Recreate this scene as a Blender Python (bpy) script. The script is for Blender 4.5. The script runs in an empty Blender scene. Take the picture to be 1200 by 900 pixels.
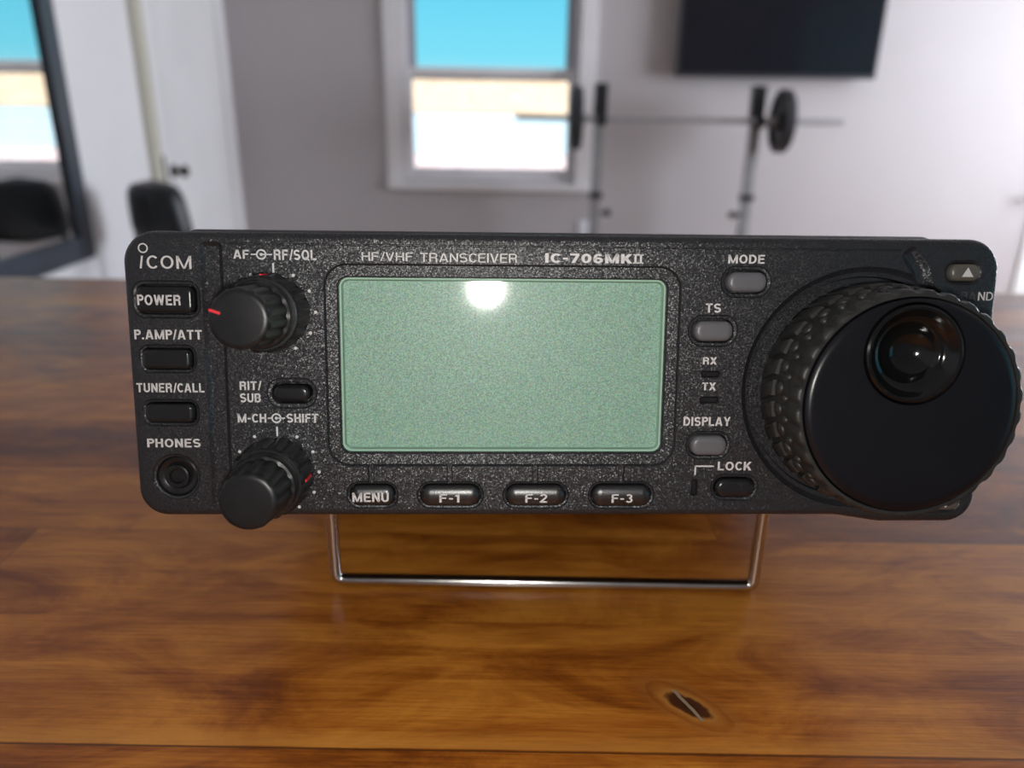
import bpy, bmesh, math, random
from mathutils import Vector, Matrix

random.seed(7)
C = bpy.context.scene.collection
S = bpy.context.scene
PI = math.pi

# ------------------------------------------------------------------ camera
CAM_Z = 1.25
PITCH, ROLL = math.radians(20.5), math.radians(0.95)
fwd = Vector((0, math.cos(PITCH), -math.sin(PITCH)))
up0 = Vector((0, math.sin(PITCH), math.cos(PITCH)))
rt = math.cos(ROLL) * Vector((1, 0, 0)) + math.sin(ROLL) * up0
up = math.cos(ROLL) * up0 - math.sin(ROLL) * Vector((1, 0, 0))
cam_data = bpy.data.cameras.new('camera')
cam = bpy.data.objects.new('camera', cam_data)
C.objects.link(cam)
M = Matrix.Identity(4)
for i in range(3):
    M[i][0], M[i][1], M[i][2] = rt[i], up[i], -fwd[i]
M[2][3] = CAM_Z
cam.matrix_world = M
cam_data.sensor_width = 36.0
cam_data.lens = 27.0
cam_data.clip_start = 0.01
cam_data.clip_end = 300
cam_data.dof.use_dof = True
cam_data.dof.focus_distance = 0.146
cam_data.dof.aperture_fstop = 13.5
S.camera = cam

# ------------------------------------------------------------------ exposure
S.view_settings.view_transform = 'Standard'
S.view_settings.look = 'None'
S.view_settings.exposure = 0.0
S.view_settings.gamma = 1.0
S.view_settings.use_curve_mapping = False
S.cycles.use_denoising = True
S.cycles.max_bounces = 10
S.cycles.diffuse_bounces = 5
S.cycles.transparent_max_bounces = 12
S.cycles.sample_clamp_indirect = 6.0
S.cycles.caustics_reflective = False
S.cycles.caustics_refractive = False

# ------------------------------------------------------------------ sky
W = bpy.data.worlds.new('sky')
S.world = W
W.use_nodes = True
nt = W.node_tree
nt.nodes.clear()
tc = nt.nodes.new('ShaderNodeTexCoord')
sx = nt.nodes.new('ShaderNodeSeparateXYZ')
cr = nt.nodes.new('ShaderNodeValToRGB')
bg = nt.nodes.new('ShaderNodeBackground')
wo = nt.nodes.new('ShaderNodeOutputWorld')
nt.links.new(tc.outputs['Generated'], sx.inputs[0])
nt.links.new(sx.outputs[2], cr.inputs[0])
nt.links.new(cr.outputs[0], bg.inputs[0])
nt.links.new(bg.outputs[0], wo.inputs[0])
e = cr.color_ramp.elements
e[0].position = 0.0; e[0].color = (0.42, 0.86, 0.98, 1)
e[1].position = 0.6; e[1].color = (0.06, 0.42, 0.86, 1)
x_ = e.new(0.045); x_.color = (0.22, 0.80, 1.0, 1)
x_ = e.new(0.15); x_.color = (0.12, 0.68, 0.96, 1)
bg.inputs[1].default_value = 1.0

# ------------------------------------------------------------------ lights
def light(name, kind, loc, energy, color):
    d = bpy.data.lights.new(name, kind)
    d.energy = energy; d.color = color
    o = bpy.data.objects.new(name, d)
    C.objects.link(o); o.location = loc
    return o
sun = light('sun', 'SUN', (0, -5, 12), 7.6, (1, 0.95, 0.88))
sun.rotation_euler = Vector((0.35, 0.75, -0.7)).to_track_quat('-Z', 'Y').to_euler()
sun.data.angle = math.radians(0.5)
# daylight coming through the big window in the right-hand wall
day = light('window_daylight', 'AREA', (3.93, 3.0, 1.45), 134, (0.86, 0.90, 1.0))
day.data.shape = 'RECTANGLE'; day.data.size = 1.75; day.data.size_y = 1.3
day.rotation_euler = Vector((-1, 0, 0)).to_track_quat('-Z', 'Y').to_euler()
# the camera phone's flash, right beside its lens
R_YAW, R_TILT = math.radians(2.074), math.radians(-11.994)
RAD_ROT = (R_TILT, 0, R_YAW)
RM = Matrix.Rotation(R_YAW, 3, 'Z') @ Matrix.Rotation(R_TILT, 3, 'X')
ux, un, uz = RM.col[0], RM.col[1], RM.col[2]
flash_loc = Vector((0, 0, CAM_Z)) - uz * 0.008 - fwd * 0.002
flash = light('camera_flash', 'POINT', flash_loc, 0.70, (1, 0.97, 0.92))
flash.data.shadow_soft_size = 0.004

# ------------------------------------------------------------------ node helpers
class G:
    def __init__(self, name):
        self.m = bpy.data.materials.new(name)
        self.m.use_nodes = True
        self.t = self.m.node_tree
        self.t.nodes.clear()
        self.out = self.n('ShaderNodeOutputMaterial')
    def n(self, t, **kw):
        x = self.t.nodes.new(t)
        for k, v in kw.items(): setattr(x, k, v)
        return x
    def l(self, a, b): self.t.links.new(a, b)
    def set(self, sock, v):
        if hasattr(v, 'is_linked'): self.l(v, sock)
        else: sock.default_value = v
    def math(self, op, a, b=0.0, c=None):
        x = self.n('ShaderNodeMath', operation=op)
        self.set(x.inputs[0], a); self.set(x.inputs[1], b)
        if c is not None: self.set(x.inputs[2], c)
        return x.outputs[0]
    def coords(self):
        tc = self.n('ShaderNodeTexCoord'); return tc.outputs['Object']
    def mapping(self, v, scale=(1, 1, 1), loc=(0, 0, 0), rot=(0, 0, 0)):
        x = self.n('ShaderNodeMapping'); self.l(v, x.inputs[0])
        x.inputs['Scale'].default_value = scale; x.inputs['Location'].default_value = loc
        x.inputs['Rotation'].default_value = rot
        return x.outputs[0]
    def noise(self, v, scale, detail=3, rough=0.5, dist=0.0):
        x = self.n('ShaderNodeTexNoise'); self.l(v, x.inputs['Vector'])
        x.inputs['Scale'].default_value = scale; x.inputs['Detail'].default_value = detail
        x.inputs['Roughness'].default_value = rough; x.inputs['Distortion'].default_value = dist
        return x.outputs[0]
    def ramp(self, f, stops):
        x = self.n('ShaderNodeValToRGB'); self.l(f, x.inputs[0])
        el = x.color_ramp.elements
        while len(el) > 1: el.remove(el[0])
        el[0].position = stops[0][0]; el[0].color = tuple(stops[0][1]) + (1,)
        for p, c in stops[1:]:
            q = el.new(p); q.color = tuple(c) + (1,)
        return x.outputs[0]
    def mix(self, f, a, b, mode='MIX'):
        x = self.n('ShaderNodeMix', data_type='RGBA', blend_type=mode)
        self.set(x.inputs[0], f)
        for s, v in ((x.inputs[6], a), (x.inputs[7], b)):
            if isinstance(v, tuple): s.default_value = v + (1,) if len(v) == 3 else v
            else: self.l(v, s)
        return x.outputs[2]
    def bump(self, h, strength, dist):
        x = self.n('ShaderNodeBump'); self.l(h, x.inputs['Height'])
        x.inputs['Strength'].default_value = strength; x.inputs['Distance'].default_value = dist
        return x.outputs[0]
    def bsdf(self, color, rough=0.5, metal=0.0, normal=None, coat=0.0, coat_rough=0.05, spec=0.5, emit=None, emit_s=0):
        b = self.n('ShaderNodeBsdfPrincipled')
        if isinstance(color, tuple): b.inputs['Base Color'].default_value = color + (1,)
        else: self.l(color, b.inputs['Base Color'])
        self.set(b.inputs['Roughness'], rough)
        b.inputs['Metallic'].default_value = metal
        b.inputs['Specular IOR Level'].default_value = spec
        b.inputs['Coat Weight'].default_value = coat
        b.inputs['Coat Roughness'].default_value = coat_rough
        if normal is not None: self.l(normal, b.inputs['Normal'])
        self.l(b.outputs[0], self.out.inputs[0])
        return self.m

def plain(name, color, rough=0.5, metal=0.0, vary=0.12, nscale=30, bump=0.0, bscale=200, bdist=0.001, **kw):
    g = G(name); v = g.coords()
    f = g.noise(v, nscale, 3)
    lo = tuple(c * (1 - vary) for c in color); hi = tuple(min(1, c * (1 + vary)) for c in color)
    col = g.ramp(f, [(0.3, lo), (0.7, hi)])
    nrm = None
    if bump: nrm = g.bump(g.noise(v, bscale, 2), bump, bdist)
    return g.bsdf(col, rough, metal, nrm, **kw)

def thin_glass(name, refl=1.0, tint=(1, 1, 1)):
    g = G(name)
    tr = g.n('ShaderNodeBsdfTransparent'); tr.inputs[0].default_value = tint + (1,)
    gl = g.n('ShaderNodeBsdfGlossy'); gl.inputs['Roughness'].default_value = 0.06
    fr = g.n('ShaderNodeFresnel'); fr.inputs[0].default_value = 1.5
    f = g.math('MULTIPLY', fr.outputs[0], refl)
    mx = g.n('ShaderNodeMixShader')
    g.l(f, mx.inputs[0]); g.l(tr.outputs[0], mx.inputs[1]); g.l(gl.outputs[0], mx.inputs[2])
    g.l(mx.outputs[0], g.out.inputs[0])
    return g.m

MT = {}
# grainy moulded plastic of the radio's front
def grain_plastic(name, base, rough, strength, scale=2300):
    g = G(name); v = g.coords()
    n1 = g.noise(v, scale, 2, 0.6)
    n2 = g.noise(v, scale * 2.1, 1, 0.5)
    h = g.math('ADD', n1, g.math('MULTIPLY', n2, 0.5))
    col = g.ramp(g.noise(v, scale * 1.3, 1), [(0.35, tuple(c * 0.7 for c in base)), (0.7, tuple(c * 1.35 for c in base))])
    return g.bsdf(col, rough, 0, g.bump(h, strength, 0.00022), spec=0.55)
def sparkle_plastic(name, base, rough, tilt, scale):
    g = G(name); v = g.coords()
    vo = g.n('ShaderNodeTexVoronoi'); g.l(v, vo.inputs['Vector']); vo.inputs['Scale'].default_value = scale
    geo = g.n('ShaderNodeNewGeometry')
    sub = g.n('ShaderNodeVectorMath', operation='SUBTRACT'); g.l(vo.outputs['Color'], sub.inputs[0]); sub.inputs[1].default_value = (0.5, 0.5, 0.5)
    sc = g.n('ShaderNodeVectorMath', operation='SCALE'); g.l(sub.outputs[0], sc.inputs[0]); sc.inputs['Scale'].default_value = tilt
    ad = g.n('ShaderNodeVectorMath', operation='ADD'); g.l(geo.outputs['Normal'], ad.inputs[0]); g.l(sc.outputs[0], ad.inputs[1])
    nz = g.n('ShaderNodeVectorMath', operation='NORMALIZE'); g.l(ad.outputs[0], nz.inputs[0])
    col = g.ramp(g.noise(v, scale * 0.6, 1), [(0.35, tuple(c * 0.75 for c in base)), (0.7, tuple(c * 1.3 for c in base))])
    return g.bsdf(col, rough, 0, nz.outputs[0], spec=0.5)
MT['grain'] = sparkle_plastic('grained_black_plastic', (0.019, 0.019, 0.022), 0.37, 0.40, 5200)
MT['case'] = grain_plastic('painted_case', (0.022, 0.022, 0.025), 0.42, 0.25, 1500)
MT['black'] = plain('glossy_black_plastic', (0.012, 0.012, 0.013), 0.24, vary=0.2, nscale=200, bump=0.08, bscale=3000, bdist=0.0001)
MT['key'] = plain('satin_black_key', (0.010, 0.010, 0.011), 0.33, vary=0.2, nscale=300, bump=0.25, bscale=4500, bdist=0.0001, spec=0.95)
MT['knob'] = plain('knob_black_plastic', (0.010, 0.010, 0.011), 0.36, vary=0.2, nscale=400, bump=0.15, bscale=2500, bdist=0.0001, spec=0.36)
MT['grey'] = plain('grey_button_plastic', (0.115, 0.115, 0.125), 0.38, vary=0.05, nscale=200)
MT['greybrown'] = plain('smoky_button_plastic', (0.105, 0.095, 0.08), 0.35, vary=0.08, nscale=200)
MT['rubber'] = plain('black_rubber', (0.018, 0.0172, 0.016), 0.48, vary=0.25, nscale=300, bump=0.15, bscale=1800, bdist=0.0001)
MT['dial'] = plain('satin_black_dial', (0.006, 0.006, 0.008), 0.27, vary=0.1, nscale=100, spec=0.3)
MT['dimple'] = plain('polished_black', (0.005, 0.005, 0.005), 0.10, vary=0.1, nscale=100, spec=0.4)
MT['print'] = plain('white_print', (0.62, 0.605, 0.60), 0.5, vary=0.05, nscale=900)
MT['darkprint'] = plain('dark_grey_print', (0.06, 0.058, 0.058), 0.5, vary=0.3, nscale=900)
MT['red'] = plain('red_paint', (0.75, 0.03, 0.04), 0.4, vary=0.05, nscale=900)
MT['chrome'] = plain('bright_steel_wire', (0.62, 0.60, 0.58), 0.16, 1.0, vary=0.08, nscale=300)
MT['led'] = plain('unlit_lamp_lens', (0.010, 0.010, 0.011), 0.2, vary=0.1, nscale=300)
MT['hole'] = plain('matt_black', (0.004, 0.004, 0.004), 0.6, vary=0.1, nscale=300)
MT['gasket'] = plain('pale_green_light_guide', (0.40, 0.62, 0.48), 0.25, vary=0.05, nscale=300)
g = G('unlit_display'); v = g.coords()
gr = g.noise(v, 4600, 1, 0.5)
hue = g.n('ShaderNodeTexNoise'); g.l(v, hue.inputs['Vector']); hue.inputs['Scale'].default_value = 3300
hue.inputs['Detail'].default_value = 0
c1 = g.ramp(gr, [(0.3, (0.18, 0.335, 0.25)), (0.7, (0.42, 0.65, 0.51))])
c2 = g.mix(0.3, c1, hue.outputs[1], 'OVERLAY')
MT['lcd'] = g.bsdf(c2, 0.45, 0, spec=0.35)
MT['lens'] = thin_glass('clear_display_window', 1.0)
MT['pane'] = thin_glass('window_glass', 0.8)

# ------------------------------------------------------------------ object helpers
def link(name, bm, mat, parent=None, loc=None, smooth=35, scale=1.0):
    if scale != 1.0:
        bmesh.ops.scale(bm, vec=(scale,) * 3, verts=bm.verts)
    bmesh.ops.recalc_face_normals(bm, faces=bm.faces)
    me = bpy.data.meshes.new(name)
    bm.to_mesh(me); bm.free()
    return link_mesh(name, me, mat, parent, loc, smooth)

def link_mesh(name, me, mat, parent=None, loc=None, smooth=35):
    if smooth:
        me.shade_smooth()
        me.set_sharp_from_angle(angle=math.radians(smooth))
    me.materials.clear()
    me.materials.append(MT[mat] if isinstance(mat, str) else mat)
    o = bpy.data.objects.new(name, me)
    C.objects.link(o)
    if parent is not None: o.parent = parent
    if loc is not None: o.location = loc
    return o

def tag(o, label=None, cat=None, group=None, kind=None):
    if label: o['label'] = label
    if cat: o['category'] = cat
    if group: o['group'] = group
    if kind: o['kind'] = kind
    return o

def empty(name, loc, rot=(0, 0, 0)):
    o = bpy.data.objects.new(name, None)
    o.empty_display_size = 0.05
    C.objects.link(o); o.location = loc; o.rotation_euler = rot
    return o

def box(bm, c, s, bev=0.0, rot=None):
    r = bmesh.ops.create_cube(bm, size=1.0)
    vs = r['verts']
    bmesh.ops.scale(bm, vec=s, verts=vs)
    if bev:
        es = list({e for v in vs for e in v.link_edges})
        rb = bmesh.ops.bevel(bm, geom=es, offset=bev, segments=2, affect='EDGES', profile=0.7)
        vs = list({v for f in rb['faces'] for v in f.verts} | {v for v in vs if v.is_valid})
        # gather the whole island
        seen = set(vs); st = list(vs)
        while st:
            v = st.pop()
            for e in v.link_edges:
                w = e.other_vert(v)
                if w not in seen: seen.add(w); st.append(w)
        vs = list(seen)
    if rot is not None: bmesh.ops.rotate(bm, cent=(0, 0, 0), matrix=rot, verts=vs)
    bmesh.ops.translate(bm, vec=c, verts=vs)
    return vs

def loft(bm, rings, cap0=True, cap1=True):
    vr = [[bm.verts.new(p) for p in r] for r in rings]
    n = len(vr[0])
    for a, b in zip(vr, vr[1:]):
        for i in range(n):
            j = (i + 1) % n
            bm.faces.new((a[i], a[j], b[j], b[i]))
    if cap0: bm.faces.new(vr[0])
    if cap1: bm.faces.new(list(reversed(vr[-1])))
    return vr

def tube(bm, pts, r, seg=12, cap=True):
    pts = [Vector(p) for p in pts]
    rs = r if isinstance(r, (list, tuple)) else [r] * len(pts)
    rings = []
    prev = None
    for i, p in enumerate(pts):
        t = (pts[min(i + 1, len(pts) - 1)] - pts[max(i - 1, 0)]).normalized()
        if prev is None:
            a = t.orthogonal().normalized()
        else:
            a = (prev - t * prev.dot(t)).normalized()
        prev = a
        b = t.cross(a)
        rings.append([p + (a * math.cos(2 * PI * k / seg) + b * math.sin(2 * PI * k / seg)) * rs[i] for k in range(seg)])
    loft(bm, rings, cap, cap)

def arc_path(pts, rad, seg=6):
    """polyline with its inner corners rounded"""
    pts = [Vector(p) for p in pts]
    out = [pts[0]]
    for a, b, c in zip(pts, pts[1:], pts[2:]):
        d0 = (a - b).normalized(); d1 = (c - b).normalized()
        p0 = b + d0 * rad; p1 = b + d1 * rad
        for k in range(seg + 1):
            t = k / seg
            out.append(p0 * (1 - t) ** 2 + b * 2 * t * (1 - t) + p1 * t * t)
    out.append(pts[-1])
    return out

# 2-D outlines in (x, z) millimetres with outward normals
def rounded(poly, radii, seg=7):
    n = len(poly)
    pts = []; nrm = []
    area = sum(poly[i][0] * poly[(i + 1) % n][1] - poly[(i + 1) % n][0] * poly[i][1] for i in range(n))
    sgn = 1 if area > 0 else -1
    for i in range(n):
        p = Vector(poly[i]); a = Vector(poly[i - 1]); b = Vector(poly[(i + 1) % n])
        r = radii[i] if isinstance(radii, (list, tuple)) else radii
        d0 = (a - p).normalized(); d1 = (b - p).normalized()
        ang = d0.angle(d1)
        n0 = Vector((-(-d0).y, (-d0).x)) * -sgn
        n1 = Vector((-d1.y, d1.x)) * -sgn
        cross = d0.x * d1.y - d0.y * d1.x
        convex = (cross * sgn) < 0
        tl = r / math.tan(ang / 2)
        half = (d0 + d1).normalized()
        cen = p + half * (r / math.sin(ang / 2))
        for k in range(seg + 1):
            t = k / seg
            nn = (n0 * (1 - t) + n1 * t).normalized()
            if convex: pts.append(cen + nn * r)
            else: pts.append(cen - nn * r)
            nrm.append(nn)
    return pts, nrm

def rrect(x0, z0, x1, z1, r, seg=7):
    r = min(r, (x1 - x0) / 2 - 1e-3, (z1 - z0) / 2 - 1e-3)
    return rounded([(x0, z0), (x1, z0), (x1, z1), (x0, z1)], r, seg)

def circle(cx, cz, r, seg=48):
    nn = [Vector((math.cos(2 * PI * k / seg), math.sin(2 * PI * k / seg))) for k in range(seg)]
    return [Vector((cx, cz)) + q * r for q in nn], nn

def prism(bm, outline, levels):
    """levels: (inset, y); y counts into the panel"""
    pts, nn = outline
    loft(bm, [[(p.x - q.x * i, y, p.y - q.y * i) for p, q in zip(pts, nn)] for i, y in levels])

def boolean(target, cutter, op='DIFFERENCE'):
    m = target.modifiers.new('b', 'BOOLEAN')
    m.operation = op; m.object = cutter; m.solver = 'EXACT'
    dg = bpy.context.evaluated_depsgraph_get()
    me = bpy.data.meshes.new_from_object(target.evaluated_get(dg))
    target.modifiers.clear()
    old = target.data; target.data = me
    bpy.data.meshes.remove(old)

def cut(target, outline, levels):
    bm = bmesh.new(); prism(bm, outline, levels)
    bmesh.ops.recalc_face_normals(bm, faces=bm.faces)
    me = bpy.data.meshes.new('c'); bm.to_mesh(me); bm.free()
    c = bpy.data.objects.new('c', me); C.objects.link(c)
    c.parent = target.parent; c.location = target.location
    boolean(target, c)
    if len(target.data.vertices) < 20: print('CUT FAILED', levels, outline[0][0])
    bpy.data.objects.remove(c); bpy.data.meshes.remove(me)

# ================================================================== ROOM
XL, XR, YB, YF, ZC = -1.6, 4.0, 4.6, -3.2, 2.6
TH = 0.2
def wall_mat(name, color):
    g = G(name); v = g.coords()
    f = g.noise(v, 3.0, 4, 0.6); f2 = g.noise(v, 240, 2)
    col = g.ramp(f, [(0.3, tuple(c * 0.97 for c in color)), (0.7, color)])
    return g.bsdf(col, 0.75, 0, g.bump(f2, 0.12, 0.002), spec=0.3)
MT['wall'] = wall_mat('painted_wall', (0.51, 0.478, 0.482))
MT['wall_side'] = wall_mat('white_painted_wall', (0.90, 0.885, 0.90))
MT['ceil'] = wall_mat('ceiling_paint', (0.8, 0.79, 0.78))
MT['trim'] = plain('white_gloss_trim', (0.84, 0.82, 0.83), 0.4, vary=0.03, nscale=6)
MT['door'] = plain('white_door_paint', (0.86, 0.86, 0.86), 0.45, vary=0.03, nscale=4)
MT['cream'] = plain('cream_casing_paint', (0.62, 0.60, 0.50), 0.45, vary=0.03, nscale=4)
MT['sash'] = plain('shaded_sash_paint', (0.42, 0.40, 0.44), 0.45, vary=0.04, nscale=4)  # white trim greyed: the upper sash's shadow is put into its colour

g = G('floor_boards'); v = g.coords()
w = g.noise(g.mapping(v, (2, 30, 1)), 3, 4)
MT['floor'] = g.bsdf(g.ramp(w, [(0.3, (0.20, 0.12, 0.07)), (0.7, (0.34, 0.22, 0.13))]), 0.4)

def struct(o): o['kind'] = 'structure'; return o
def boxes(name, lst, mat, parent=None, bev=0.0, smooth=0, loc=None):
    bm = bmesh.new()
    for (x0, x1, y0, y1, z0, z1) in lst:
        box(bm, ((x0 + x1) / 2, (y0 + y1) / 2, (z0 + z1) / 2), (x1 - x0, y1 - y0, z1 - z0), bev)
    return link(name, bm, mat, parent, loc, smooth)

def hole(a0, a1, z0, z1, h0, h1, k0, k1):
    """rectangles around an opening"""
    return [(a0, h0, z0, z1), (h1, a1, z0, z1), (h0, h1, z0, k0), (h0, h1, k1, z1)]

WX0, WX1, WZ0, WZ1 = -0.645, 0.345, 0.785, 2.20           # opening of the window ahead
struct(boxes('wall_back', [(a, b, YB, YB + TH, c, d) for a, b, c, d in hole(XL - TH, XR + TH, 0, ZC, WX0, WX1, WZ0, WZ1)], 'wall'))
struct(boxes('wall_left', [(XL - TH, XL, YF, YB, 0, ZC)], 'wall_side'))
RY0, RY1, RZ0, RZ1 = 2.10, 3.90, 0.78, 2.12                # opening of the window on the right
PY0, PY1, PZ0, PZ1 = -3.10, -0.20, 0.55, 2.48              # unseen wide window further back, added for the television's reflection
struct(boxes('wall_right', [(XR, XR + TH, a, b, c, d) for a, b, c, d in
    hole(PY1 + 0.3, YB, 0, ZC, RY0, RY1, RZ0, RZ1) + hole(YF, PY1 + 0.3, 0, ZC, PY0, PY1, PZ0, PZ1)], 'wall_side'))
struct(boxes('wall_front', [(XL - TH, XR + TH, YF - TH, YF, 0, ZC)], 'wall'))
struct(boxes('floor', [(XL - TH, XR + TH, YF - TH, YB + TH, -0.12, 0)], 'floor'))
struct(boxes('ceiling', [(XL - TH, XR + TH, YF - TH, YB + TH, ZC, ZC + 0.12)], 'ceil'))
struct(boxes('baseboard_back', [(XL, XR, YB - 0.016, YB, 0, 0.10)], 'trim', bev=0.004))
struct(boxes('baseboard_left', [(XL, XL + 0.016, YF, 3.46, 0, 0.10)], 'trim', bev=0.004))

# double-hung window ahead
def frame_boxes(x0, x1, y0, y1, z0, z1, w, wt=None, wb=None):
    wt = wt or w; wb = wb or w
    return [(x0, x0 + w, y0, y1, z0, z1), (x1 - w, x1, y0, y1, z0, z1),
            (x0 + w, x1 - w, y0, y1, z1 - wt, z1), (x0 + w, x1 - w, y0, y1, z0, z0 + wb)]
win = struct(boxes('window_1', [(WX0 - 0.09, WX0, YB - 0.022, YB, WZ0 - 0.02, WZ1 + 0.09),
                                (WX1, WX1 + 0.09, YB - 0.022, YB, WZ0 - 0.02, WZ1 + 0.09),
                                (WX0, WX1, YB - 0.022, YB, WZ1, WZ1 + 0.09)], 'trim', bev=0.004))
boxes('window_sill', [(WX0 - 0.09, WX1 + 0.09, YB - 0.04, YB + 0.05, WZ0 - 0.045, WZ0 - 0.005)], 'trim', win, bev=0.006)
boxes('window_frame', frame_boxes(WX0, WX1, YB + 0.03, YB + TH - 0.02, WZ0, WZ1, 0.025), 'trim', win, bev=0.003)
up_s = boxes('sash', frame_boxes(WX0 + 0.025, WX1 - 0.025, YB + 0.11, YB + 0.15, 1.335, WZ1 - 0.025, 0.045, wb=0.05), 'sash', win, bev=0.004)
boxes('glass_pane', [(WX0 + 0.06, WX1 - 0.06, YB + 0.128, YB + 0.132, 1.37, WZ1 - 0.06)], 'pane', up_s)
lo_s = boxes('sash', frame_boxes(WX0 + 0.025, WX1 - 0.025, YB + 0.06, YB + 0.10, WZ0 + 0.02, 1.40, 0.028, wt=0.052, wb=0.05), 'trim', win, bev=0.004)
boxes('glass_pane', [(WX0 + 0.045, WX1 - 0.045, YB + 0.078, YB + 0.082, WZ0 + 0.06, 1.36)], 'pane', lo_s)
# window on the right: the daylight comes in here
w2 = struct(boxes('window_2', [(XR - 0.02, XR, a, b, c, d) for a, b, c, d in
     [(RY0 - 0.08, RY0, RZ0 - 0.08, RZ1 + 0.08), (RY1, RY1 + 0.08, RZ0 - 0.08, RZ1 + 0.08), (RY0, RY1, RZ1, RZ1 + 0.08), (RY0, RY1, RZ0 - 0.08, RZ0)]], 'trim', bev=0.004))
f2 = boxes('window_frame', [(XR + 0.05, XR + 0.10, a, b, c, d) for a, b, c, d in
     [(RY0, RY0 + 0.05, RZ0, RZ1), (RY1 - 0.05, RY1, RZ0, RZ1), (2.97, 3.03, RZ0, RZ1), (RY0, RY1, RZ1 - 0.05, RZ1), (RY0, RY1, RZ0, RZ0 + 0.05)]], 'trim', w2, bev=0.003)
boxes('glass_pane', [(XR + 0.073, XR + 0.077, RY0 + 0.03, RY1 - 0.03, RZ0 + 0.03, RZ1 - 0.03)], 'pane', f2)
w3 = struct(boxes('added_window', [(XR - 0.02, XR, a, b, c, d) for a, b, c, d in
     [(PY0 - 0.06, PY0, PZ0 - 0.06, PZ1 + 0.06), (PY1, PY1 + 0.06, PZ0 - 0.06, PZ1 + 0.06), (PY0, PY1, PZ1, PZ1 + 0.06), (PY0, PY1, PZ0 - 0.06, PZ0)]], 'trim', bev=0.004))
f3 = boxes('window_frame', [(XR + 0.05, XR + 0.10, a, b, c, d) for a, b, c, d in
     [(PY0, PY0 + 0.05, PZ0, PZ1), (PY1 - 0.05, PY1, PZ0, PZ1), (-1.68, -1.62, PZ0, PZ1), (PY0, PY1, PZ1 - 0.05, PZ1), (PY0, PY1, PZ0, PZ0 + 0.05)]], 'trim', w3, bev=0.003)
boxes('glass_pane', [(XR + 0.073, XR + 0.077, PY0 + 0.03, PY1 - 0.03, PZ0 + 0.03, PZ1 - 0.03)], 'pane', f3)

# white door in the left wall beside the corner
d1 = struct(boxes('door_1', [(XL, XL + 0.02, 3.545, 4.40, 0.01, 2.03)], 'door', bev=0.003))
boxes('door_casing', [(XL, XL + 0.03, 3.465, 3.54, 0, 2.10), (XL, XL + 0.03, 3.54, 4.405, 2.035, 2.10)], 'cream', d1, bev=0.004)
boxes('door_casing', [(XL, XL + 0.03, 4.405, 4.48, 0, 2.10)], 'door', d1, bev=0.004)
boxes('door_panel', [(XL + 0.018, XL + 0.026, 3.66, 4.28, 0.16, 0.80), (XL + 0.018, XL + 0.026, 3.66, 4.28, 1.02, 1.90)], 'door', d1, bev=0.003)
MT['darkmetal'] = plain('dark_bronze_metal', (0.05, 0.045, 0.04), 0.35, 0.8, vary=0.1)
def knob_at(name, base, axis, parent):
    bm = bmesh.new()
    b = Vector(base); a = Vector(axis)
    tube(bm, [b, b + a * 0.008, b + a * 0.009, b + a * 0.035, b + a * 0.04, b + a * 0.052, b + a * 0.066, b + a * 0.07],
         [0.032, 0.030, 0.012, 0.012, 0.022, 0.029, 0.022, 0.004], 20)
    return link(name, bm, 'darkmetal', parent)
knob_at('door_knob', (XL + 0.02, 3.655, 0.905), (1, 0, 0), d1)['label'] = 'dark round metal knob'
boxes('latch_plate', [(XL + 0.001, XL + 0.034, 3.541, 3.553, 0.83, 0.98)], 'darkmetal', d1)
# second door at the right end of the wall ahead
d2 = struct(boxes('door_2', [(3.03, 3.86, YB - 0.02, YB, 0.01, 2.03)], 'door', bev=0.003))
bm = bmesh.new()
tube(bm, [(3.08, YB - 0.02, 0.755), (3.08, YB - 0.03, 0.755)], 0.03, 20)
tube(bm, arc_path([(3.08, YB - 0.028, 0.755), (3.08, YB - 0.075, 0.755), (2.945, YB - 0.075, 0.757)], 0.015), 0.011, 12)
link('door_handle', bm, 'darkmetal', d2)

# ================================================================== OUTSIDE
MT['ground'] = plain('pale_concrete', (0.62, 0.60, 0.58), 0.9, vary=0.06, nscale=1.5)
struct(boxes('ground', [(-40, 40, YB + TH + 0.01, 60, -1.0, -0.8)], 'ground'))
g = G('orange_brick'); v = g.coords()
bt = g.n('ShaderNodeTexBrick'); g.l(g.mapping(v, (1, 1, 1), rot=(PI / 2, 0, 0)), bt.inputs[0])
bt.inputs['Color1'].default_value = (0.66, 0.42, 0.26, 1); bt.inputs['Color2'].default_value = (0.74, 0.54, 0.36, 1)
bt.inputs['Mortar'].default_value = (0.75, 0.68, 0.58, 1); bt.inputs['Scale'].default_value = 3.0
bt.inputs['Mortar Size'].default_value = 0.02
MT['brick'] = g.bsdf(bt.outputs[0], 0.85)
g = G('pink_brick'); v = g.coords()
bt = g.n('ShaderNodeTexBrick'); g.l(g.mapping(v, (1, 1, 1), rot=(PI / 2, 0, 0)), bt.inputs[0])
bt.inputs['Color1'].default_value = (0.70, 0.46, 0.46, 1); bt.inputs['Color2'].default_value = (0.76, 0.62, 0.62, 1)
bt.inputs['Mortar'].default_value = (0.8, 0.78, 0.76, 1); bt.inputs['Scale'].default_value = 1.6
MT['pinkbrick'] = g.bsdf(bt.outputs[0], 0.85)
MT['paleblue'] = plain('pale_blue_paint', (0.50, 0.62, 0.68), 0.6, vary=0.05, nscale=1)
MT['coping'] = plain('stone_coping', (0.55, 0.55, 0.55), 0.8, vary=0.05, nscale=3)
MT['roofgrey'] = plain('grey_roof', (0.25, 0.25, 0.27), 0.8, vary=0.1, nscale=3)
bld = empty('outbuilding', (0, 22, -0.8))
tag(bld, 'sunlit low brick building with pale blue garage doors outside the window', 'building')
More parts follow.
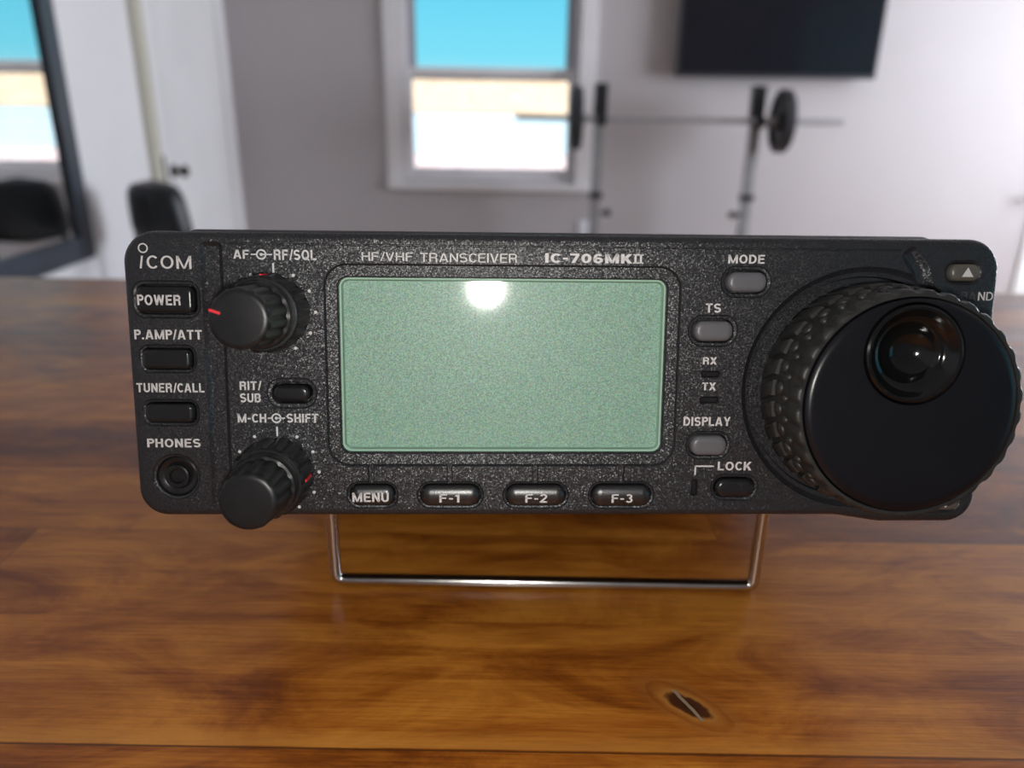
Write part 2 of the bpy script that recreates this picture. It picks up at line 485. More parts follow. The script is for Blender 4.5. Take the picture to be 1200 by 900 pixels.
def bpart(name, lst, mat, parent, **k): return boxes(name, [(a, b, c - 22, d - 22, e_ + 0.8, f_ + 0.8) for a, b, c, d, e_, f_ in lst], mat, parent, **k)
bpart('brick_wall', [(-27, 27, 20.05, 24, 0.86, 1.80), (-27, 27, 20.15, 24, -0.8, 0.86)], 'brick', bld)
bpart('coping', [(-27.1, 27.1, 19.95, 24.1, 1.80, 1.90)], 'coping', bld, bev=0.02)
bpart('plinth', [(-27, 27, 19.95, 20.1, -0.8, -0.12)], 'pinkbrick', bld)
for x0 in [-25.3 + 4.5 * k for k in range(11)]:
    lst = [(x0, x0 + 4.25, 20.04, 20.12, -0.1 + k * 0.235, -0.1 + (k + 1) * 0.235 - 0.012) for k in range(4)]
    bpart('garage_door', lst, 'paleblue', bld, bev=0.006)

# ================================================================== TABLE
TZ = CAM_Z - 0.12125
g = G('stained_butcher_block'); v = g.coords()
sp = g.n('ShaderNodeSeparateXYZ'); g.l(v, sp.inputs[0])
X, Y = sp.outputs[0], sp.outputs[1]
ys = g.math('DIVIDE', g.math('SUBTRACT', Y, 0.1168), 0.0397)
idx = g.math('FLOOR', ys); fy = g.math('FRACT', ys)
xs = g.math('DIVIDE', g.math('SUBTRACT', X, g.math('ADD', -0.3387, g.math('MULTIPLY', idx, 0.2))), 0.83)
ix = g.math('FLOOR', xs); fx = g.math('FRACT', xs)
wn = g.n('ShaderNodeTexWhiteNoise', noise_dimensions='2D')
cb = g.n('ShaderNodeCombineXYZ'); g.l(idx, cb.inputs[0]); g.l(ix, cb.inputs[1]); g.l(cb.outputs[0], wn.inputs['Vector'])
tone = wn.outputs[0]
off = g.n('ShaderNodeCombineXYZ'); g.l(g.math('MULTIPLY', tone, 7.0), off.inputs[0]); g.l(g.math('MULTIPLY', idx, 1.7), off.inputs[2])
va = g.n('ShaderNodeVectorMath', operation='ADD'); g.l(v, va.inputs[0]); g.l(off.outputs[0], va.inputs[1])
vv = va.outputs[0]
grain = g.noise(g.mapping(vv, (9, 150, 9)), 1.0, 5, 0.62, 0.6)
fine = g.noise(g.mapping(vv, (60, 1500, 60)), 1.0, 3, 0.6)
blot = g.noise(g.mapping(vv, (20, 46, 20)), 1.0, 6, 0.68, 1.1)
f = g.math('ADD', g.math('MULTIPLY', grain, 0.26), g.math('ADD', g.math('MULTIPLY', fine, 0.20), g.math('MULTIPLY', blot, 0.54)))
f = g.math('ADD', f, g.math('MULTIPLY', g.math('SUBTRACT', tone, 0.5), 0.13))
col = g.ramp(f, [(0.34, (0.10, 0.022, 0.004)), (0.44, (0.20, 0.051, 0.006)), (0.52, (0.35, 0.102, 0.011)), (0.64, (0.58, 0.215, 0.028))])
# seams between the staves
seam = g.math('LESS_THAN', g.math('ABSOLUTE', g.math('SUBTRACT', g.math('FRACT', g.math('ADD', ys, 0.5)), 0.5)), 0.006)
joint = g.math('LESS_THAN', g.math('ABSOLUTE', g.math('SUBTRACT', g.math('FRACT', g.math('ADD', xs, 0.5)), 0.5)), 0.0004)
ssel = g.n('ShaderNodeTexWhiteNoise', noise_dimensions='1D')
g.l(g.math('FLOOR', g.math('ADD', ys, 0.5)), ssel.inputs['W'])
sm = g.math('MAXIMUM', g.math('MULTIPLY', seam, g.math('MULTIPLY', g.math('POWER', ssel.outputs[0], 1.5), 0.6)), g.math('MULTIPLY', joint, 0.4))
sm = g.math('MAXIMUM', sm, g.math('MULTIPLY', seam, g.math('LESS_THAN', g.math('ABSOLUTE', g.math('SUBTRACT', Y, 0.1168)), 0.002)))
col = g.mix(g.math('MULTIPLY', sm, 0.8), col, (0.07, 0.024, 0.007))
edge_highlight = g.n('ShaderNodeMapRange'); g.l(Y, edge_highlight.inputs[0])
edge_highlight.inputs[1].default_value = 0.1175; edge_highlight.inputs[2].default_value = 0.1225; edge_highlight.inputs[3].default_value = 0.55; edge_highlight.inputs[4].default_value = 0.0
lp = g.math('MULTIPLY', edge_highlight.outputs[0], g.math('GREATER_THAN', Y, 0.1173))
col = g.mix(lp, col, (0.60, 0.26, 0.05))  # highlight along the front seam's edge, painted into the wood colour
# the knot in the front stave
kx = g.math('SUBTRACT', X, 0.0388); ky = g.math('SUBTRACT', Y, 0.1299)
ca, sa = math.cos(math.radians(-39)), math.sin(math.radians(-39))
ka = g.math('ADD', g.math('MULTIPLY', kx, ca), g.math('MULTIPLY', ky, sa))
kb = g.math('ADD', g.math('MULTIPLY', kx, -sa), g.math('MULTIPLY', ky, ca))
wob = g.math('MULTIPLY', g.math('SUBTRACT', g.noise(v, 420, 2), 0.5), 0.45)
d2_ = g.math('SQRT', g.math('ADD', g.math('POWER', g.math('ABSOLUTE', g.math('DIVIDE', ka, 0.0058)), 2.0), g.math('POWER', g.math('ABSOLUTE', g.math('DIVIDE', kb, 0.0025)), 2.0)))
d2_ = g.math('ADD', d2_, wob)
kc = g.ramp(g.math('MULTIPLY', d2_, 0.33), [(0.0, (0.035, 0.012, 0.005)), (0.26, (0.08, 0.024, 0.008)), (0.34, (0.42, 0.17, 0.035)), (0.44, (0.36, 0.12, 0.018)), (0.56, (0.25, 0.07, 0.010)), (0.6, (0.34, 0.12, 0.025))])
kf = g.n('ShaderNodeMapRange'); g.l(d2_, kf.inputs[0])
kf.inputs[1].default_value = 1.2; kf.inputs[2].default_value = 2.6; kf.inputs[3].default_value = 1.0; kf.inputs[4].default_value = 0.0
col = g.mix(kf.outputs[0], col, kc)
crk = g.math('MULTIPLY', g.math('LESS_THAN', g.math('ABSOLUTE', g.math('ADD', g.math('ADD', g.math('MULTIPLY', ka, 0.45), kb), g.math('MULTIPLY', wob, 0.0016))), 0.00042), g.math('LESS_THAN', d2_, 1.15))
col = g.mix(crk, col, (0.30, 0.22, 0.15))
bh = g.math('SUBTRACT', g.math('MULTIPLY', fine, 0.5), sm)
rgh = g.math('ADD', 0.24, g.math('MULTIPLY', grain, 0.18))
MT['wood'] = g.bsdf(col, rgh, 0, g.bump(bh, 0.25, 0.0006), spec=0.42)
MT['wooddark'] = plain('dark_table_legs', (0.10, 0.045, 0.018), 0.45, vary=0.2, nscale=20)

tab = empty('work_table', (0, 0, 0))
tag(tab, 'tall stained wooden table carrying the radio', 'table')
TX0, TX1, TY0, TY1 = -0.78, 0.86, -0.16, 0.520
bm = bmesh.new()
box(bm, ((TX0 + TX1) / 2, (TY0 + TY1) / 2, -0.02), (TX1 - TX0, TY1 - TY0, 0.04), 0.003)
link('tabletop', bm, 'wood', tab, (0, 0, TZ))
for lx in (TX0 + 0.07, TX1 - 0.07):
    for ly in (TY0 + 0.07, TY1 - 0.07):
        bm = bmesh.new(); box(bm, (lx, ly, (TZ - 0.04) / 2), (0.07, 0.07, TZ - 0.04), 0.004)
        link('leg', bm, 'wooddark', tab)
bm = bmesh.new()
for (a, b, c, d) in ((TX0 + 0.1, TX1 - 0.1, TY0 + 0.05, TY0 + 0.075), (TX0 + 0.1, TX1 - 0.1, TY1 - 0.075, TY1 - 0.05),
                     (TX0 + 0.05, TX0 + 0.075, TY0 + 0.1, TY1 - 0.1), (TX1 - 0.075, TX1 - 0.05, TY0 + 0.1, TY1 - 0.1)):
    box(bm, ((a + b) / 2, (c + d) / 2, TZ - 0.09), (b - a, d - c, 0.10), 0.003)
link('apron', bm, 'wooddark', tab)

# ================================================================== TRANSCEIVER
# local frame: x right along the front, y into the set, z up the front; millimetres from the panel's datum
DATUM = Vector((0.00913777, 0.14113765, CAM_Z - 0.05082784))
BASE = Vector((0.0094, 0.17139, TZ))
rad = empty('radio_transceiver', BASE, RAD_ROT)
tag(rad, 'compact black radio transceiver with blank green display propped on the table', 'radio')
OFF = RM.transposed() @ (DATUM - BASE)
def to_local(w): return (RM.transposed() @ (Vector(w) - DATUM)) * 1000
def rpart(name, bm, mat, parent=None, smooth=35):
    if parent is None: return link(name, bm, mat, rad, OFF, smooth, 0.001)
    return link(name, bm, mat, parent, None, smooth, 0.001)

# case behind the front
bm = bmesh.new()
prism(bm, rrect(-77.0, -27.6, 81.0, 27.95, 4.0), [(1.2, 12), (0.4, 12.4), (0, 13.2), (0, 199), (0.8, 200)])
case = rpart('case', bm, 'case')
bm = bmesh.new()
for i in range(17):
    x = -66 + i * 8.4
    box(bm, (x, 201.5, 1), (1.6, 9, 48), 0.2)
rpart('heat_sink', bm, 'case', case)
for fx_ in (-62, 67):
    bm = bmesh.new()
    p0 = Vector((fx_, 188, -27.4))
    vdir = Vector((0, math.sin(-R_TILT) * -1, math.cos(R_TILT)))   # world up in the local frame
    vdir = RM.transposed() @ Vector((0, 0, 1))
    tabz = to_local((0, 0, TZ))
    t = (p0 - tabz).dot(vdir)
    tube(bm, [p0 + vdir * 1.0, p0 - vdir * (t - 0.6), p0 - vdir * (t - 0.05)], [5, 5, 4.4], 20)
    rpart('rubber_foot', bm, 'rubber')

# front panel with all its recesses
poly = [(-82.4, -28.4), (57.0, -28.6), (66.0, -30.0), (85.5, -30.0), (86.1, 27.0), (-82.7, 27.0)]
outl = rounded(poly, [5.5, 12, 12, 5.5, 6.0, 6.0], 10)
bm = bmesh.new()
prism(bm, outl, [(0.6, 24), (0, 23.2), (0, 1.5), (0.12, 0.9), (0.4, 0.42), (0.85, 0.12), (1.4, 0.0)])
panel = link('front_panel', bm, 'grain', rad, OFF, 0)      # cut in millimetres, scaled afterwards
K = 0.001
def pocket(o, levels): cut(panel, o, levels)
def chamfered(o, depth, c=0.35): pocket(o, [(-(c + 0.3), -0.3), (0, c), (0.02, depth)])

def channel(path, hw):
    P_ = [Vector(p) for p in path]
    L_, R_ = [], []
    for i, p in enumerate(P_):
        t = (P_[min(i + 1, len(P_) - 1)] - P_[max(i - 1, 0)]).normalized()
        nn = Vector((-t.y, t.x))
        L_.append(p + nn * hw); R_.append(p - nn * hw)
    return [tuple(q) for q in L_ + R_[::-1]]
# troughs either side of the middle section, and the fine ledge line over it
o = rounded(channel([(-65.95, 24.6), (-65.95, -26.3)], 1.55), 0.6, 4)
pocket(o, [(-0.85, -0.35), (0.0, 0.55), (0.35, 0.8)])
o = rounded(channel([(67.7, 24.3), (70.2, 20.8), (72.0, 15.0), (72.6, 8.0)], 0.95), [0.5, 3, 3, 0.5, 0.5, 3, 3, 0.5], 4)
pocket(o, [(-1.3, -0.35), (0.0, 0.7), (0.3, 0.85)])
pocket(rrect(-63, 24.58, 66.0, 24.86, 0.1, 2), [(-0.1, -0.1), (0.05, 0.18)])
# display opening
pocket(rrect(-45.1, -18.15, 23.35, 21.15, 4.3, 10), [(-0.35, -0.2), (0.1, 0.25), (0.22, 0.62), (2.25, 0.72), (2.42, 0.95), (2.55, 1.6), (2.56, 4.2)])
for x0, x1 in ((-37.3, -36.35), (-21.8, -20.9), (-4.8, -3.9), (12.4, 13.3)):
    pocket(rrect(x0, -21.9, x1, -17.7, 0.3, 3), [(-0.25, -0.2), (0.05, 0.45)])
# tuning dial well
pocket(circle(60.35, -2.6, 23.6, 96), [(-0.85, -0.3), (0.0, 0.6), (0.5, 1.0), (1.3, 1.1), (1.6, 2.2)])
# button pockets: (name, box, recess margin, height, material)
BT = [
 ('power_button', (-80.1, 11.7, -69.5, 16.7), 0.9, 1.0, 'black', 1.2),
 ('preamp_button', (-79.7, 1.0, -70.6, 4.75), 0.7, 0.9, 'black', 1.0),
 ('tuner_button', (-79.7, -9.4, -70.6, -5.8), 0.7, 0.9, 'black', 1.0),
 ('rit_button', (-55.3, -5.35, -48.3, -2.05), 1.2, 0.9, 'black', 1.5),
 ('mode_button', (32.2, 16.5, 39.8, 20.3), 1.0, 1.0, 'grey', 1.7),
 ('tuning_step_button', (26.2, 6.95, 33.7, 10.85), 1.0, 1.0, 'grey', 1.7),
 ('display_button', (26.5, -15.85, 33.6, -11.95), 0.8, 1.0, 'grey', 1.7),
 ('lock_button', (31.9, -24.4, 39.7, -20.8), 0.8, 0.9, 'black', 1.7),
 ('band_up_button', (75.7, 18.9, 81.6, 22.25), 0.5, 1.0, 'greybrown', 1.5),
 ('band_down_button', (75.5, -27.2, 81.7, -24.2), 0.5, 1.0, 'greybrown', 1.5),
 ('menu_button', (-40.9, -26.05, -32.4, -22.1), 0.65, 1.0, 'black', 1.6),
 ('function_button', (-27.0, -26.15, -15.4, -22.1), 0.65, 1.1, 'black', 1.9),
 ('function_button', (-10.0, -26.15, 1.6, -22.1), 0.65, 1.1, 'black', 1.9),
 ('function_button', (7.1, -26.25, 18.8, -22.1), 0.65, 1.1, 'black', 1.9),
]
for nm, b, mg, h, mt, r in BT:
    o = rrect(b[0] - mg, b[1] - mg, b[2] + mg, b[3] + mg, r + mg, 6)
    pocket(o, [(-0.4, -0.2), (0.05, 0.28), (mg * 0.55, 0.36), (mg * 0.72, 0.7), (mg * 0.74, 2.2)])
JX, JZ = -74.8, -20.4
pocket(circle(JX, JZ, 4.5, 48), [(-0.45, -0.25), (0.1, 0.35), (0.45, 0.45), (0.6, 2.0)])
for b in ((28.1, -0.25, 31.7, 0.95), (28.1, -5.45, 31.7, -4.15), (27.1, -24.3, 28.3, -21.0)):
    pocket(rrect(*b, 0.3, 3), [(-0.3, -0.2), (0.05, 0.25), (0.1, 1.2)])
panel.data.transform(Matrix.Scale(K, 4))
panel.data.shade_smooth(); panel.data.set_sharp_from_angle(angle=math.radians(28))

# buttons
made = []
for nm, b, mg, h, mt, r in BT:
    bm = bmesh.new()
    o = rrect(*b, r, 6)
    lv = [(0, 2.1), (0, -h + 0.75), (0.12, -h + 0.4), (0.38, -h + 0.14), (0.75, -h + 0.03), (1.15, -h), (1.4, -h)] if nm not in ('function_button', 'menu_button') else [(0, 2.1), (0, -h + 0.95), (0.1, -h + 0.72), (0.3, -h + 0.5), (0.55, -h + 0.34), (0.85, -h + 0.2), (1.2, -h + 0.09), (1.6, -h + 0.02), (1.85, -h)]
    rc = min(r, (b[3] - b[1]) / 2) * 0.94 / max(i for i, y in lv)
    prism(bm, o, [(i * min(1.0, rc), y) for i, y in lv])
    made.append(rpart(nm, bm, 'key' if nm in ('function_button', 'menu_button') else mt, panel))
made[4]['label'] = made[5]['label'] = made[6]['label'] = 'grey oval button'
for q in (8, 9): made[q]['label'] = 'smoky grey oval button'

# lettering ---------------------------------------------------------
def arcp(cx, cy, rx, ry, a0, a1, n=12):
    return [(cx + rx * math.cos(math.radians(a0 + (a1 - a0) * k / n)), cy + ry * math.sin(math.radians(a0 + (a1 - a0) * k / n))) for k in range(n + 1)]
def glyph(ch, t):
    """(polygons, advance width) of one grotesque capital of height 1 drawn with strokes of width t"""
    q = []; h = t / 2; tx = t * 1.06; hx = tx / 2
    def rib(pts):
        pts = [Vector(p) for p in pts]
        L_, R_ = [], []
        for i, p in enumerate(pts):
            d0 = (p - pts[i - 1]).normalized() if i else None
            d1 = (pts[i + 1] - p).normalized() if i < len(pts) - 1 else None
            d0 = d0 or d1; d1 = d1 or d0
            m = (d0 + d1).normalized(); nn = Vector((-m.y, m.x)) * (h / max(0.5, m.dot(d0)))
            L_.append(p + nn); R_.append(p - nn)
        for i in range(len(pts) - 1):
            q.append([L_[i], R_[i], R_[i + 1], L_[i + 1]])
    def bar(x0, y0, x1, y1): q.append([(x0, y0), (x1, y0), (x1, y1), (x0, y1)])
    def diag(x0, y0, x1, y1, w_=None):
        w_ = (w_ or tx) / 2
        q.append([(x0 - w_, y0), (x0 + w_, y0), (x1 + w_, y1), (x1 - w_, y1)])
    def stem(x): bar(x, 0, x + tx, 1)
    if ch == 'A':
        w = 0.74; diag(hx, 0, w / 2 - 0.02, 1); diag(w - hx, 0, w / 2 + 0.02, 1); bar(0.2, 0.21, w - 0.2, 0.21 + t * 0.85)
    elif ch == 'B':
        w = 0.66; stem(0)
        rib([(hx, 1 - h), (w - 0.27, 1 - h)] + arcp(w - 0.27, 0.755 - h / 2, 0.25 - h, 0.245 - h / 2, 90, -90) + [(hx, 0.51)])
        rib([(hx, 0.51), (w - 0.28, 0.51)] + arcp(w - 0.28, 0.255 + h / 2, 0.28 - h, 0.255 - h / 2, 90, -90) + [(hx, h)])
    elif ch == 'C':
        w = 0.70; rib(arcp(w / 2, 0.5, w / 2 - h, 0.5 - h, 42, 318, 26))
    elif ch == 'D':
        w = 0.68; stem(0); rib([(hx, 1 - h), (w * 0.45, 1 - h)] + arcp(w * 0.45, 0.5, w * 0.55 - h, 0.5 - h, 90, -90, 16) + [(hx, h)])
    elif ch in 'EF':
        w = 0.60 if ch == 'E' else 0.57; stem(0); bar(0, 1 - t, w, 1); bar(0, 0.5 - h + 0.02, w - 0.06, 0.5 + h + 0.02)
        if ch == 'E': bar(0, 0, w, t)
    elif ch == 'H':
        w = 0.66; stem(0); stem(w - tx); bar(0, 0.5 - h + 0.02, w, 0.5 + h + 0.02)
    elif ch == 'I':
        w = tx; stem(0)
    elif ch == 'K':
        w = 0.70; stem(0); diag(hx, 0.28, w - hx * 1.25, 1, tx * 1.25); diag(w * 0.40, 0.58, w - hx * 1.25, 0, tx * 1.25)
    elif ch == 'L':
        w = 0.56; stem(0); bar(0, 0, w, t)
    elif ch == 'M':
        w = 0.86; stem(0); stem(w - tx); diag(hx, 1, w / 2, 0.0, tx * 0.85); diag(w - hx, 1, w / 2, 0.0, tx * 0.85)
    elif ch == 'N':
        w = 0.67; stem(0); stem(w - tx); diag(hx, 1, w - hx, 0, tx * 1.1)
    elif ch in 'OQ':
        w = 0.74; rib(arcp(w / 2, 0.5, w / 2 - h, 0.5 - h, 0, 360, 32))
        if ch == 'Q': diag(w * 0.55, 0.28, w - 0.02, -0.03)
    elif ch in 'PR':
        w = 0.63 if ch == 'P' else 0.67; stem(0)
        rib([(hx, 1 - h), (w - 0.29, 1 - h)] + arcp(w - 0.29, 0.715, 0.27 - h, 0.285 - h, 90, -90) + [(hx, 0.43 + h)])
        if ch == 'R': rib([(w - 0.30, 0.43 + h)] + arcp(w - 0.26, 0.26, 0.23 - h, 0.17 + h, 80, 0, 8) + [(w - hx - 0.02, 0)])
    elif ch == 'S':
        w = 0.64; c = w / 2
        rib(arcp(c, 0.74 - h * 0.4, c - h, 0.26 - h * 0.6, 25, 250, 16) + arcp(c, 0.26 + h * 0.4, c - h, 0.26 - h * 0.6, 75, -155, 16))
    elif ch == 'T':
        w = 0.62; bar(0, 1 - t, w, 1); bar(w / 2 - hx, 0, w / 2 + hx, 1)
    elif ch == 'U':
        w = 0.66; rib([(hx, 1), (hx, 0.32)] + arcp(w / 2, 0.32, w / 2 - hx, 0.32 - h, 180, 360, 14) + [(w - hx, 1)])
    elif ch == 'V':
        w = 0.68; diag(hx, 1, w / 2 - 0.015, 0); diag(w - hx, 1, w / 2 + 0.015, 0)
    elif ch == 'W':
        w = 0.98; diag(hx, 1, w * 0.27, 0); diag(w / 2, 1, w * 0.27, 0); diag(w / 2, 1, w * 0.73, 0); diag(w - hx, 1, w * 0.73, 0)
    elif ch == 'X':
        w = 0.68; diag(hx, 0, w - hx, 1, tx * 1.2); diag(hx, 1, w - hx, 0, tx * 1.2)
    elif ch == 'Y':
        w = 0.68; diag(hx, 1, w / 2, 0.42); diag(w - hx, 1, w / 2, 0.42); bar(w / 2 - hx, 0, w / 2 + hx, 0.46)
    elif ch == '/':
        w = 0.36; diag(hx * 0.6, -0.03, w - hx * 0.6, 1.03, tx * 0.75)
    elif ch == '-':
        w = 0.30; bar(0, 0.36, w, 0.36 + t)
    elif ch == '.':
        w = tx; bar(0, 0, tx, tx)
    elif ch == '0':
        w = 0.62; rib(arcp(w / 2, 0.5, w / 2 - h, 0.5 - h, 0, 360, 28))
    elif ch == '1':
        w = 0.34; bar(w - tx, 0, w, 1); diag(0.06, 0.72, w - hx, 0.98, tx)
    elif ch == '2':
        w = 0.58; rib(arcp(w / 2, 1 - 0.30, w / 2 - h, 0.30 - h, 165, -30, 14) + [(hx, h)]); bar(0, 0, w, t)
    elif ch == '3':
        w = 0.58; rib(arcp(w / 2 - 0.01, 0.745, w / 2 - h - 0.03, 0.255 - h, 155, -90, 14)); rib(arcp(w / 2 - 0.01, 0.27 + h * 0.3, w / 2 - h, 0.27 - h * 0.7, 90, -155, 14))
    elif ch == '6':
        w = 0.60; rib(arcp(w / 2, 0.31, w / 2 - h, 0.31 - h, 0, 360, 24)); rib(arcp(w / 2, 0.55, w / 2 - h, 0.45 - h, 40, 185, 14) + [(h, 0.31)])
    elif ch == '7':
        w = 0.58; bar(0, 1 - t, w, 1); diag(w * 0.34, 0, w - hx * 0.9, 1 - t)
    else:
        w = 0.30
    return q, w
def text_mesh(s, b, y, t=0.17, name='lettering', parent=None, gap=0.13):
    x = 0; polys = []
    for i_, ch in enumerate(s):
        q, w = glyph(ch, t)
        if i_ and ch in 'A/' and s[i_ - 1] in 'CALP': x -= 0.03
        polys += [[(p[0] + x, p[1]) for p in k] for k in q]
        x += w + gap - (0.07 if ch in 'CP/' else 0)
    W_ = x - gap
    bm = bmesh.new()
    for k in polys:
        vs = [bm.verts.new((b[0] + p[0] / W_ * (b[2] - b[0]), y, b[1] + p[1] * (b[3] - b[1]))) for p in k]
        try: bm.faces.new(vs)
        except ValueError: pass
    return rpart(name, bm, 'print', parent or panel, 0)
def bars(lst, y, parent=None, mat='print', name='printed_mark'):
    """flat printed quads: each four (x, z) corners"""
    bm = bmesh.new()
    for q in lst:
        vs = [bm.verts.new((x, y, z)) for x, z in q]
        bm.faces.new(vs)
    return rpart(name, bm, mat, parent or panel, 0)
def line(x0, z0, x1, z1, w):
    a = Vector((x0, z0)); b = Vector((x1, z1)); t = (b - a).normalized(); n_ = Vector((-t.y, t.x)) * w / 2
    return [tuple(a + n_), tuple(a - n_), tuple(b - n_), tuple(b + n_)]
def ringq(cx, cz, r0, r1, n=28, sx=1.0):
    out = []
    for k in range(n):
        a, b = 2 * PI * k / n, 2 * PI * (k + 1) / n
        out.append([(cx + r0 * sx * math.cos(a), cz + r0 * math.sin(a)), (cx + r1 * sx * math.cos(a), cz + r1 * math.sin(a)),
                    (cx + r1 * sx * math.cos(b), cz + r1 * math.sin(b)), (cx + r0 * sx * math.cos(b), cz + r0 * math.sin(b))])
    return out
def disc(cx, cz, r, n=16): return [[(cx + r * math.cos(2 * PI * k / n), cz + r * math.sin(2 * PI * k / n)) for k in range(n)]]
YT = -0.03
B_ = 0.175
for s, b, bo in [
 ('P.AMP/ATT', (-81.15, 6.62, -68.45, 8.45), B_), ('TUNER/CALL', (-81.35, -3.6, -68.5, -1.82), B_),
 ('PHONES', (-80.0, -14.45, -69.75, -12.73), B_), ('AF', (-61.85, 21.95, -58.95, 23.62), B_),
 ('RF/SQL', (-54.3, 21.8, -46.35, 23.72), B_), ('RIT/', (-61.75, -3.1, -57.7, -1.4), B_),
 ('SUB', (-61.75, -5.5, -57.8, -3.75), B_), ('M-CH', (-62.4, -9.5, -56.9, -7.75), B_),
 ('SHIFT', (-52.95, -9.5, -46.9, -7.72), B_), ('HF/VHF', (-37.85, 21.8, -28.2, 23.4), 0.115),
 ('TRANSCEIVER', (-26.8, 21.65, -8.4, 23.35), 0.115), ('IC-706MK', (-3.05, 21.72, 13.7, 23.5), 0.2),
 ('MODE', (32.25, 21.92, 39.35, 23.6), B_), ('TS', (28.3, 12.45, 31.3, 14.22), B_),
 ('RX', (28.25, 2.3, 30.95, 3.74), B_), ('TX', (28.32, -2.8, 31.0, -1.27), B_),
 ('DISPLAY', (24.9, -9.97, 34.3, -8.17), B_), ('LOCK', (32.2, -19.05, 39.05, -17.28), B_)]:
    text_mesh(s, b, YT, bo)
text_mesh('BA', (78.6, 15.2, 81.6, 16.85), YT, 0.13).data.materials[0] = MT['darkprint']  # first two letters in a darker grey print
text_mesh('ND', (82.0, 15.2, 85.0, 16.85), YT, 0.13)
bars([line(14.3, 21.72, 14.3, 23.5, 0.42), line(15.35, 21.72, 15.35, 23.5, 0.42),
      line(13.85, 21.83, 15.85, 21.83, 0.24), line(13.85, 23.39, 15.85, 23.39, 0.24)], YT)
# emblem: a ring over the i, then round letters
bars(ringq(-78.55, 23.75, 0.68, 0.93), YT, name='emblem')
bars([[(-79.35, 19.98), (-78.98, 19.98), (-78.62, 22.32), (-78.99, 22.32)]], YT, name='emblem')
text_mesh('COM', (-78.0, 19.95, -69.72, 22.4), YT, 0.13, 'emblem', gap=0.16)
# dual-control symbols
for cx, cz, a, b in ((-56.65, 22.78, -58.6, -54.65), (-54.95, -8.62, -56.6, -53.3)):
    q = ringq(cx, cz, 0.68, 0.98) + disc(cx, cz, 0.3) + [line(a, cz, cx - 0.95, cz, 0.24), line(cx + 0.2, cz, b, cz, 0.24)]
    bars(q, YT)
for (cx, cz, r, tz0, tz1) in ((-54.8, 12.0, 8.0, 19.4, 21.2), (-55.2, -19.4, 8.2, -12.2, -10.3)):
    q = [line(cx + 0.3, tz0, cx + 0.3, tz1, 0.34)]
    for ang in (120, 150, 180, 210, 240, 0, 30, 60, -30, -60):
        q += disc(cx + r * math.cos(math.radians(ang)), cz + r * math.sin(math.radians(ang)), 0.31)
    bars(q, YT)
bars([line(27.7, -20.0, 27.7, -18.1, 0.3), line(27.55, -18.2, 31.4, -18.2, 0.3)], YT)
# legends on the keys
text_mesh('POWER', (-79.75, 13.15, -71.7, 15.1), -1.03, B_, parent=made[0])
text_mesh('MENU', (-40.45, -25.2, -33.3, -23.3), -1.03, B_, parent=made[10])
text_mesh('F-1', (-23.35, -25.3, -19.4, -23.6), -1.13, 0.16, parent=made[11])
text_mesh('F-2', (-6.35, -25.35, -2.0, -23.6), -1.13, 0.16, parent=made[12])
text_mesh('F-3', (10.85, -25.4, 15.1, -23.65), -1.13, 0.16, parent=made[13])
bars([[(77.75, 19.75), (80.05, 19.75), (78.9, 21.6)]], -1.03, made[8])
bars([[(77.75, -25.0), (80.05, -25.0), (78.9, -26.6)]], -1.03, made[9])

# display
bm = bmesh.new(); prism(bm, rrect(-42.5, -15.5, 20.8, 18.6, 1.8, 6), [(0, 4.1), (0, 2.9)])
lcd = rpart('display', bm, 'lcd', panel); lcd['label'] = 'blank grey-green display'
bm = bmesh.new()
o, nn = rrect(-42.55, -15.6, 20.8, 18.6, 1.75, 6)
def rr(i, y): return [(p.x - q.x * i, y, p.y - q.y * i) for p, q in zip(o, nn)]
loft(bm, [rr(0.02, 2.9), rr(0.02, 1.75), rr(0.28, 1.7), rr(0.5, 2.0), rr(0.65, 2.88)], False, False)
rpart('display_rim', bm, 'gasket', lcd)
bm = bmesh.new(); prism(bm, rrect(-42.1, -15.1, 20.4, 18.2, 1.4, 6), [(0.05, 2.3), (0.0, 2.26), (0.0, 1.95), (0.12, 1.85)])
rpart('display_window', bm, 'lens', lcd)

# lamps beside the lettering, lock lamp
for b in ((28.15, -0.2, 31.65, 0.9), (28.15, -5.4, 31.65, -4.2), (27.15, -24.25, 28.25, -21.05)):
    bm = bmesh.new(); prism(bm, rrect(*b, 0.25, 3), [(0, 1.15), (0, 0.55), (0.15, 0.4)])
    rpart('indicator_lamp', bm, 'led', panel)
# headphone jack
bm = bmesh.new()
prism(bm, circle(JX, JZ, 3.85, 40), [(0, 2.0), (0, 0.85), (0.25, 0.7), (1.5, 0.95), (1.8, 1.2), (2.2, 1.9)])
jk = rpart('headphone_jack', bm, 'black', panel)
bm = bmesh.new()
vr = [[(JX + r * math.cos(2 * PI * k / 32), y, JZ + r * math.sin(2 * PI * k / 32)) for k in range(32)] for r, y in ((2.3, 0.95), (2.3, 0.3), (2.05, 0.15), (1.5, 0.2), (1.35, 0.5), (1.3, 0.95))]
loft(bm, vr, False, True)
rpart('jack_bush', bm, 'knob', jk)

